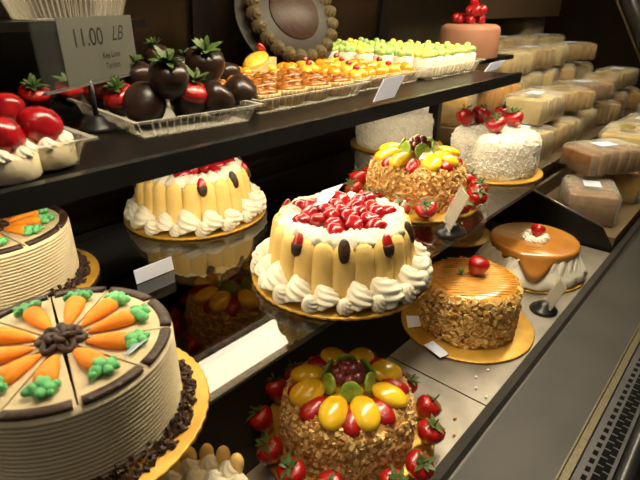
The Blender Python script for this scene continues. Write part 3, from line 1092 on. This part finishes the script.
# fruit tartlets in two clusters
tray('clear ribbed plastic tray holding yellow and orange fruit tartlets', 0.718, 0.545, 0.925, 0.790)
fr0 = None
k_ = 0
TOPS = [M_CUSTARD, M_ORANGEFRUIT]
for i in range(4):
    for j in range(4):
        kind_ = (i + j) % 2
        colname = 'yellow' if kind_ == 0 else 'orange'
        lab = '%s fruit tartlet, %s from the left in the %s' % (colname, ORD[j], rowname(i, 4))
        loc = (0.746 + j * 0.0505, 0.578 + i * 0.058, TOP + 0.003)
        t = thing('fruit_tartlet', lab, 'tartlet', loc, random.uniform(0, 6), 'fruit tartlets in a clear tray')
        if fr0 is None:
            fr0 = tart_shell(0.0250, 0.020).build('tart_shell', M_TART, t).data
        else:
            o = bpy.data.objects.new('tart_shell', fr0)
            COL.objects.link(o)
            o.parent = t
        for k in range(3):
            a = 2 * pi * k / 3
            MB().ball(0.0150, 0.0115, 0.0095, n=12, m=8).build('fruit_slice', TOPS[kind_], t, (0.0115 * cos(a), 0.0115 * sin(a), 0.0235), (0, 0.3, a + .6))
        if (i * 3 + j) % 2 == 0:
            MB().ball(0.0065, 0.0065, 0.0065, n=10, m=8).build('berry', M_GRAPE if j % 2 else M_RED, t, (0, 0, 0.0345))
# taller pastries at the back of the pecan tray
for q, (px, py, m_, lab) in enumerate(((243, 88, M_ORANGEFRUIT, 'orange glazed tartlet just right of the chocolate strawberries'),
                                       (262, 74, M_ORANGEFRUIT, 'orange glazed tartlet behind the pecan tartlets, left of the custard wedge'),
                                       (268, 84, M_CUSTARD, 'pale custard tartlet behind the left pecan tartlets'))):
    p = at(px, py, TOP + 0.0005)
    t = thing('glazed_tartlet', lab, 'tartlet', p, 0, 'glazed tartlets behind the pecan tray')
    tart_shell(0.026, 0.026).build('tart_shell', M_TART, t)
    for k in range(4):
        a = 2 * pi * k / 4
        MB().ball(0.012, 0.009, 0.008, n=10, m=8, ns=.15, nf=2).build('fruit_slice', m_, t, (0.011 * cos(a), 0.011 * sin(a), 0.029), (0, 0.3, a + .6))
p = Vector((0.668, 0.758, TOP + 0.0005))
t = thing('custard_wedge', 'yellow custard pastry wedge with red strawberry slice on its tip', 'pastry', p, radians(20))
t.scale = (1.0, 1.0, 1.35)
wv = [(-0.035, -0.020, 0), (0.035, -0.026, 0), (0.035, 0.026, 0), (-0.035, 0.020, 0), (-0.035, -0.020, 0.022), (0.035, -0.026, 0.036), (0.035, 0.026, 0.036), (-0.035, 0.020, 0.022)]
MB().add(wv, BF, smooth=False).build('pastry_base', M_TART, t)
MB().ball(0.036, 0.022, 0.010, n=16, m=8, ns=.12, nf=2).build('custard_top', M_CUSTARD, t, (0, 0, 0.032), (0, radians(-11), 0))
MB().ball(0.015, 0.008, 0.006, n=12, m=8).build('strawberry_slice', M_RED, t, (0.024, 0, 0.047), (0, radians(25), 0))

# lime tartlets
tray('clear ribbed plastic tray of lime pastries at the right end of the top shelf', 0.932, 0.535, 1.165, 0.900, 0.026)
lm0 = None
for i in range(7):
    for j in range(5):
        yel = (i * 2 + j) % 3 == 0
        lab = '%s tipped lime cream pastry, %s from the left in the %s' % ('yellow' if yel else 'green', ORD[j], rowname(i, 7))
        loc = (0.956 + j * 0.0465, 0.565 + i * 0.051, TOP + 0.003)
        t = thing('lime_pastry', lab, 'pastry', loc, random.uniform(0, 6), 'lime cream pastries in a clear tray')
        if lm0 is None:
            body = MB().lathe([(0.0195, 0), (0.0215, 0.004), (0.0222, 0.036), (0.018, 0.040), (0.001, 0.041)], 24).build('cream_base', M_CREAM, t)
            ms_ = MB()
            for k in range(5):
                a = 2 * pi * k / 5
                ms_.ball(0.0100, 0.0100, 0.0085, TR((0.0115 * cos(a), 0.0115 * sin(a), 0.044)), 10, 8, .35, 2, k)
            ms_.ball(0.008, 0.008, 0.008, TR((0, 0, 0.0515)), 10, 8, .35, 2, 9)
            ic = ms_.build('icing_dollop', M_LIME, t)
            ic2 = ic.copy()
            ic2.data = ic.data.copy()
            ic2.data.materials[0] = M_YELLOWICE
            lm0 = (body.data, ic.data, ic2.data)
            bpy.data.objects.remove(ic)
            bpy.data.objects.remove(ic2)
        else:
            o = bpy.data.objects.new('cream_base', lm0[0])
            COL.objects.link(o)
            o.parent = t
        o = bpy.data.objects.new('icing_dollop', lm0[2] if yel else lm0[1])
        COL.objects.link(o)
        o.parent = t

# berry cheesecakes at the left end of the top shelf
tray('clear ribbed plastic tray holding red glazed cheesecakes at the left end', 0.02, 0.475, 0.205, 0.640, 0.026)
CHZ = [(47, 155, 'red glazed cheesecake nearest the price sign base, cream beside its berry'),
       (8, 168, 'red glazed cheesecake cut by the left edge, in front'),
       (14, 135, 'red glazed cheesecake behind, left of the tallest red berry')]
ch0 = None
for px, py, lab in CHZ:
    p = at(px, py, TOP + 0.012)
    p.z = TOP + 0.003
    if ch0 is None:
        t = ch0 = thing('berry_cheesecake', lab, 'cheesecake', p, 0, 'berry cheesecakes in a clear tray')
        MB().lathe([(0.024, 0), (0.0255, 0.002), (0.0255, 0.020), (0.022, 0.023), (0.001, 0.0235)], 36).build('cheesecake_base', M_BUTTER, t)
        cw = MB()
        for k in range(7):
            a = 2 * pi * k / 7
            swirl(cw, TR((0.0190 * cos(a), 0.0190 * sin(a), 0.020)), 0.0080, 0.0095, 6, 1.5)
        cw.build('cream_border', M_CREAM, t)
        MB().ball(0.0200, 0.0185, 0.0185, TR((0, 0, 0.036), (0.2, 0.3, 0)), 20, 14, .10, 1.6, 4).build('glazed_strawberry', M_GLAZE, t)
    else:
        dup(ch0, lab, p, random.uniform(0, 6))

# ------------------------------------------------------------------ price sign 11.00
base = at(99, 130, TOP)
sg = thing('price_sign', 'clear acrylic price sign reading 11.00 on a black round stand', 'sign', (base.x, base.y, TOP), 0)
MB().lathe([(0.022, 0), (0.023, 0.002), (0.021, 0.006), (0.012, 0.010), (0.009, 0.016), (0.004, 0.018)], 32).build('stand_base', M_BLACK, sg)
dirv = Vector((cos(radians(31)), sin(radians(31)), 0))
nrmv = Vector((dirv.y, -dirv.x, 0))


def onsign(px, py, off=0.0):
    d_ = FWD * FPX + RGT * (px - 320) + UPV * (240 - py)
    o_ = Vector((base.x, base.y, Z0)) - Vector((0, 0, Z0))
    t_ = Vector((base.x, base.y, 0)).dot(nrmv) / d_.dot(nrmv)
    q_ = Vector((0, 0, Z0)) + d_ * t_
    return q_.xy.dot(dirv.xy) - Vector((base.x, base.y)).dot(dirv.xy), q_.z - TOP


u0, zlo_ = onsign(45, 95)
u1, zhi_ = onsign(137, 14)
u1b, zlo2 = onsign(138, 71)
zl_ = (zlo_ + zlo2) / 2
ROT = Matrix(((dirv.x, nrmv.x, 0), (dirv.y, nrmv.y, 0), (0, 0, 1))).to_4x4()   # local x along the sign, local y to the viewer
MB().tube([(0, 0, 0.016), (0, 0, zl_ + 0.004)], 0.0032, 8).build('stem', M_BLACK, sg)
MB().box(u0, -0.0012, zl_, u1b, 0.0012, zhi_, ROT).build('acrylic_panel', M_PANE, sg)
MB().box(u0, -0.0026, zl_ - 0.002, u1b, 0.0026, zl_ + 0.0006, ROT).build('lower_edge', M_STEEL, sg)
ua = u0 + (u1b - u0) * 0.20
card = MB().box(ua, 0.0013, zl_ + 0.001, u1b - 0.002, 0.0019, zhi_ - 0.001, ROT).build('paper_card', M_PAPER, sg)


def text_part(body, uu, zz, size, name='lettering', parent=sg, shear=0.0):
    cu = bpy.data.curves.new(name, 'FONT')
    cu.body = body
    cu.size = size
    cu.extrude = 0.0
    cu.shear = shear
    tmp = bpy.data.objects.new(name, cu)
    COL.objects.link(tmp)
    bpy.context.view_layer.update()
    me = bpy.data.meshes.new_from_object(tmp.evaluated_get(bpy.context.evaluated_depsgraph_get()))
    bpy.data.objects.remove(tmp)
    for v in me.vertices:
        x_, y_ = v.co.x, v.co.y
        v.co = ROT @ Vector((uu + x_, 0.0023, zz + y_))
    me.materials.clear()
    me.materials.append(M_INK)
    o = bpy.data.objects.new(name, me)
    COL.objects.link(o)
    o.parent = parent
    return o


W_, H_ = u1b - u0, zhi_ - zl_
text_part('11.00', u0 + W_ * 0.30, zl_ + H_ * 0.56, H_ * 0.38)
text_part('LB', u0 + W_ * 0.71, zl_ + H_ * 0.60, H_ * 0.34, shear=0.4)
text_part('Key Lime', u0 + W_ * 0.58, zl_ + H_ * 0.34, H_ * 0.14)
text_part('Tartlets', u0 + W_ * 0.60, zl_ + H_ * 0.17, H_ * 0.14)

# ------------------------------------------------------------------ small stands


def small_sign(label, loc, r, dirdeg, lean, wd, ht, off=(0, 0, 0)):
    t = thing('sign_holder', label, 'sign', loc, 0, 'black based sign holders')
    MB().lathe([(r, 0), (r * 1.02, 0.003), (r * 0.92, 0.007), (r * 0.55, 0.010), (r * 0.50, 0.016), (r * 0.15, 0.019)], 32).build('stand_base', M_BLACK, t)
    M = Matrix.Translation(off) @ Matrix.Rotation(radians(dirdeg), 4, 'Z') @ Matrix.Rotation(radians(lean), 4, 'X')
    MB().box(-wd / 2, -0.0012, 0.016, wd / 2, 0.0012, 0.016 + ht, M).build('clear_panel', M_TRAY, t)
    MB().box(-wd / 2 + 0.003, -0.0016, 0.019, wd / 2 - 0.003, -0.0013, 0.013 + ht, M).build('paper_card', M_PAPER, t)
    return t


p = at(438, 229, MID)
p.y = 0.352
small_sign('black based sign holder with grey card at the front edge of middle shelf', p, 0.026, 40, 22, 0.058, 0.066, (-0.010, 0.012, 0))
p = at(551, 313, DECK)
p.y = max(p.y, 0.228)
small_sign('black based clear sign holder on the deck beside the caramel cream cake', p, 0.026, 30, 20, 0.050, 0.056)

# ------------------------------------------------------------------ little white tags


def price_tag(label, pts):
    """four corners, turned into a thin card"""
    a_, b_, c_, d_ = [Vector(q) for q in pts]
    n_ = (b_ - a_).cross(d_ - a_).normalized() * 0.0006
    o_ = (a_ + b_ + c_ + d_) / 4
    vs = [q - o_ - n_ for q in (a_, b_, c_, d_)] + [q - o_ + n_ for q in (a_, b_, c_, d_)]
    m_ = MB().add(vs, BF, smooth=False).build('price_tag', M_TAG, None, o_)
    return tag(m_, label, 'price tag', 'white price tags')


def standing_tag(label, bl, br, z, h, lean):
    """bottom edge between two points of the plane z, leaning back"""
    A, B = at(bl[0], bl[1], z), at(br[0], br[1], z)
    dd = (B - A).normalized()
    back = Vector((-dd.y, dd.x, 0))
    if back.y < 0:
        back = -back
    up = (Vector((0, 0, 1)) * cos(lean) + back * sin(lean)) * h
    e = Vector((0, 0, 0.0012))
    return price_tag(label, (A + e, B + e, B + up + e, A + up + e))


standing_tag('white price tag on the dark middle shelf between carrot and ladyfinger cakes', (137, 285), (174, 270), MID, 0.0205, radians(8))
zt_ = MID + 0.0995
price_tag('white price tag lying on red berries of the front ladyfinger cake',
          (at(313, 206, zt_), at(326, 204, zt_ + 0.002), at(343, 184, zt_ + 0.006), at(322, 191, zt_ + 0.005)))
yl = 0.4385


def aty(px, py, y):
    d_ = FWD * FPX + RGT * (px - 320) + UPV * (240 - py)
    t_ = y / d_.y
    return Vector((d_.x * t_, y, Z0 + d_.z * t_))


price_tag('white price tag clipped to the lip of the top shelf below the fruit tartlets',
          (aty(373, 102, yl), aty(394, 97, yl), aty(405, 75, yl), aty(384, 79, yl)))
price_tag('white price tag at the right end of the top shelf lip',
          (aty(484, 72, yl), aty(497, 69, yl), aty(505, 60, yl), aty(491, 63, yl)))
zq = DECK + 0.0062
price_tag('white price tag at the left rim of the caramel nut cake board',
          (at(406, 316, zq), at(408, 328, zq), at(421, 326, zq + .004), at(419, 316, zq + .004)))
price_tag('white price tag at the front rim of the caramel nut cake board',
          (at(424, 345, zq), at(440, 358, zq), at(449, 354, zq + .003), at(433, 341, zq + .003)))
zc = MID + CH + 0.018
price_tag('small white price tag on a green leaf of the front carrot cake',
          (at(123, 356, zc - .004), at(131, 353, zc - .003), at(148, 339, zc + .002), at(133, 345, zc + .001)))
zf = MID + 0.1050
price_tag('white price tag among the fruit of the middle shelf fruit cake',
          (at(418, 160, zf - .004), at(430, 156, zf - .003), at(439, 145, zf + .003), at(427, 147, zf + .002)))

# ------------------------------------------------------------------ crumbs on the deck
for px, py, lab in ((488, 371, 'white crumb nearest the gold board on the steel deck'), (476, 378, 'white crumb in the middle of the steel deck'),
                    (476, 389, 'white crumb just above the deck seam'), (486, 398, 'tan crumb beside the dark ledge at the deck seam'),
                    (455, 419, 'brown crumb below the deck seam'), (454, 436, 'brown crumb lowest on the pale steel deck')):
    p = at(px, py, DECK)
    brown = 'brown' in lab
    o = MB().ball(0.0032, 0.0024, 0.0022, None, 8, 6, .3, 2, px).build('crumb', M_NUTBASE if brown else M_COCO, None, (p.x, p.y, DECK + 0.0020))
    tag(o, lab, 'crumb', 'crumbs on the deck')

# ------------------------------------------------------------------ mousse cake beyond the lime pastries
p = at(467, 57, TOP)
stand_z = TOP
shelf2 = MB().box(1.43, 0.65, TOP - 0.012, 1.64, 0.86, TOP - 0.0005).build('wing_shelf', M_CASE, case)
shelf2.matrix_parent_inverse = Matrix.Translation(case.location).inverted()
t = thing('mousse_cake', 'round pink brown mousse cake with red berries on top, behind the lime pastries', 'cake', (p.x, p.y, TOP), 0)
MB().lathe([(0.083, 0), (0.085, 0.004), (0.085, 0.074), (0.082, 0.084), (0.070, 0.090), (0.001, 0.091)], 48).build('mousse_body', M_MOUSSE, t)
for k in range(26):
    a = random.uniform(0, 6.28)
    lay = k // 12
    R_ = random.uniform(0, 0.045 - 0.014 * lay)
    MB().ball(0.014, 0.014, 0.014, n=10, m=8, ns=.2, nf=3).build('raspberry', M_GLAZE, t, (R_ * cos(a), R_ * sin(a), 0.100 + 0.022 * lay + random.uniform(0, .006)))

# tilted cake stands in for a mirror reflection, its dimness put into the colours
p = at(258, 64, TOP)
t = thing('reflection_cake', 'round shell piped cake standing in for a mirror reflection, darkened in colour, back of top shelf', 'cake', (0.82, 0.785, TOP), 0)
TILT = Matrix.Translation((0, 0, 0)) @ Matrix.Rotation(radians(-12), 4, 'Z') @ Matrix.Rotation(radians(62), 4, 'X') @ Matrix.Translation((0, 0.122, 0.002))


def tilted(mb):
    mb.v = [tuple(TILT @ Vector(q)) for q in mb.v]
    return mb


tilted(board_mesh(0.121)).build('cake_board', M_DIMCAKE, t)
tilted(MB().lathe([(0.098, 0.005), (0.100, 0.010), (0.098, 0.034), (0.09, 0.038), (0.001, 0.039)], 48)).build('cake_body', M_DIMCAKE, t)
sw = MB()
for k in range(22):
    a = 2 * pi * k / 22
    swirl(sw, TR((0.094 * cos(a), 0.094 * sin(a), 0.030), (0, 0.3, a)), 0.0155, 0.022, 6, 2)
tilted(sw).build('shell_border', M_DIMICE, t)
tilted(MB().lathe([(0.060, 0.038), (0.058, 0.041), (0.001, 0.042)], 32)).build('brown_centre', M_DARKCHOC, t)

# added strawberries and tray stand in for reflections in a rear mirror
zr = Z0 - 0.020
q = at(112, 9, zr) if False else None
tray('clear empty plastic tray standing in for a reflection, on the added rear ledge above the price sign', 0.29, 0.775, 0.435, 0.885, 0.03, zr + 0.0005)
for k, (xx, yy, lab) in enumerate(((0.05, 0.80, 'strawberry standing in for a reflection, far left of the added rear ledge'), (0.10, 0.81, 'second strawberry from the left standing in for a reflection on the added rear ledge'),
                                   (0.15, 0.80, 'third strawberry from the left standing in for a reflection on the added rear ledge'), (0.21, 0.815, 'strawberry standing in for a reflection, nearest the empty clear tray on the added rear ledge'))):
    t = thing('strawberry', lab, 'strawberry', (xx, yy, zr), 0, 'strawberries standing in for reflections')
    berry_part(t, (0, 0, 0.0005), (0.2, 0.1 * k, k), 0.018, 0.034, name='berry')

# ------------------------------------------------------------------ wrapped loaves in the neighbouring case


def package(label, loc, rotz, sx, sy, sz, m_, slices=6, name='wrapped_loaf', foil=False):
    t = thing(name, label, 'wrapped bread', loc, rotz, 'wrapped loaves and boxes')
    for k in range(slices):
        w_ = sx / slices
        mb = MB().rbox(w_ * 0.9, sy * 0.86, sz * random.uniform(0.80, 0.9), min(w_, sy) * 0.16, TR((-sx / 2 + w_ * (k + .5), 0, 0.001), (0, random.uniform(-.06, .06), 0)))
        mb.build('bread_slice', m_, t)
    mb = MB().rbox(sx, sy, sz, min(sx, sy) * 0.12)
    mb.v = [(x_ + 0.0018 * noise.noise(Vector((x_ * 60, y_ * 60, z_ * 60))), y_ + 0.0018 * noise.noise(Vector((y_ * 60, x_ * 60, z_ * 60 + 9))), z_) for x_, y_, z_ in mb.v]
    mb.build('clear_wrap', M_WRAP, t)
    MB().box(-sx * 0.18, -sy * 0.16, sz + 0.0002, sx * 0.12, sy * 0.16, sz + 0.0010).build('label_sticker', M_TIE if foil else M_TAG, t)
    return t


KINDS_ = [(M_BROWNBREAD, 'dark brown'), (M_BREAD, 'golden'), (M_PALEBREAD, 'pale'), (M_ORANGELOAF, 'orange')]
PICK = [[0, 1, 0, 2, 1, 2], [2, 1, 2, 1, 0, 1], [1, 3, 2, 2, 1, 2], [1, 2, 2, 1, 2, 2]]
STEPN = ['lowest', 'second', 'third', 'rear top']
for st in range(4):
    y0_, y1_, z_ = STEPS[st]
    for j in range(6):
        m_, cn = KINDS_[PICK[st][j]]
        sx, sz = random.uniform(0.19, 0.23), random.uniform(0.075, 0.10)
        x_ = 1.435 + 0.235 * j + 0.05 * (st % 2)
        y_ = y0_ + 0.095 if st else 0.305
        t = package('%s wrapped loaf lying %s from the cake case on the %s step' % (cn, ORD[j], STEPN[st]), (x_, y_, z_ + 0.0005), random.uniform(-.38, .38),
                    sx * random.uniform(0.8, 1.0), random.uniform(0.12, 0.15), sz, m_, random.choice((5, 6, 7)), foil=(j % 3 == 1))
        if j < 5 and st < 3:
            m2, cn2 = KINDS_[PICK[st][(j + 2) % 6]]
            package('%s wrapped loaf on top, above the %s loaf of the %s step' % (cn2, ORD[j], STEPN[st]), (x_ + 0.11, y_ + 0.012, z_ + 0.102), random.uniform(-.6, .6),
                    sx * 0.9, 0.13, sz * 0.8, m2, random.choice((5, 6, 7)), foil=(j % 2 == 1))
package('tall beige wrapped block at the far end of the bread steps', (2.78, 1.09, STEPS[3][2] + 0.0005), 0.0, 0.24, 0.16, 0.16, M_PALEBREAD, 2)
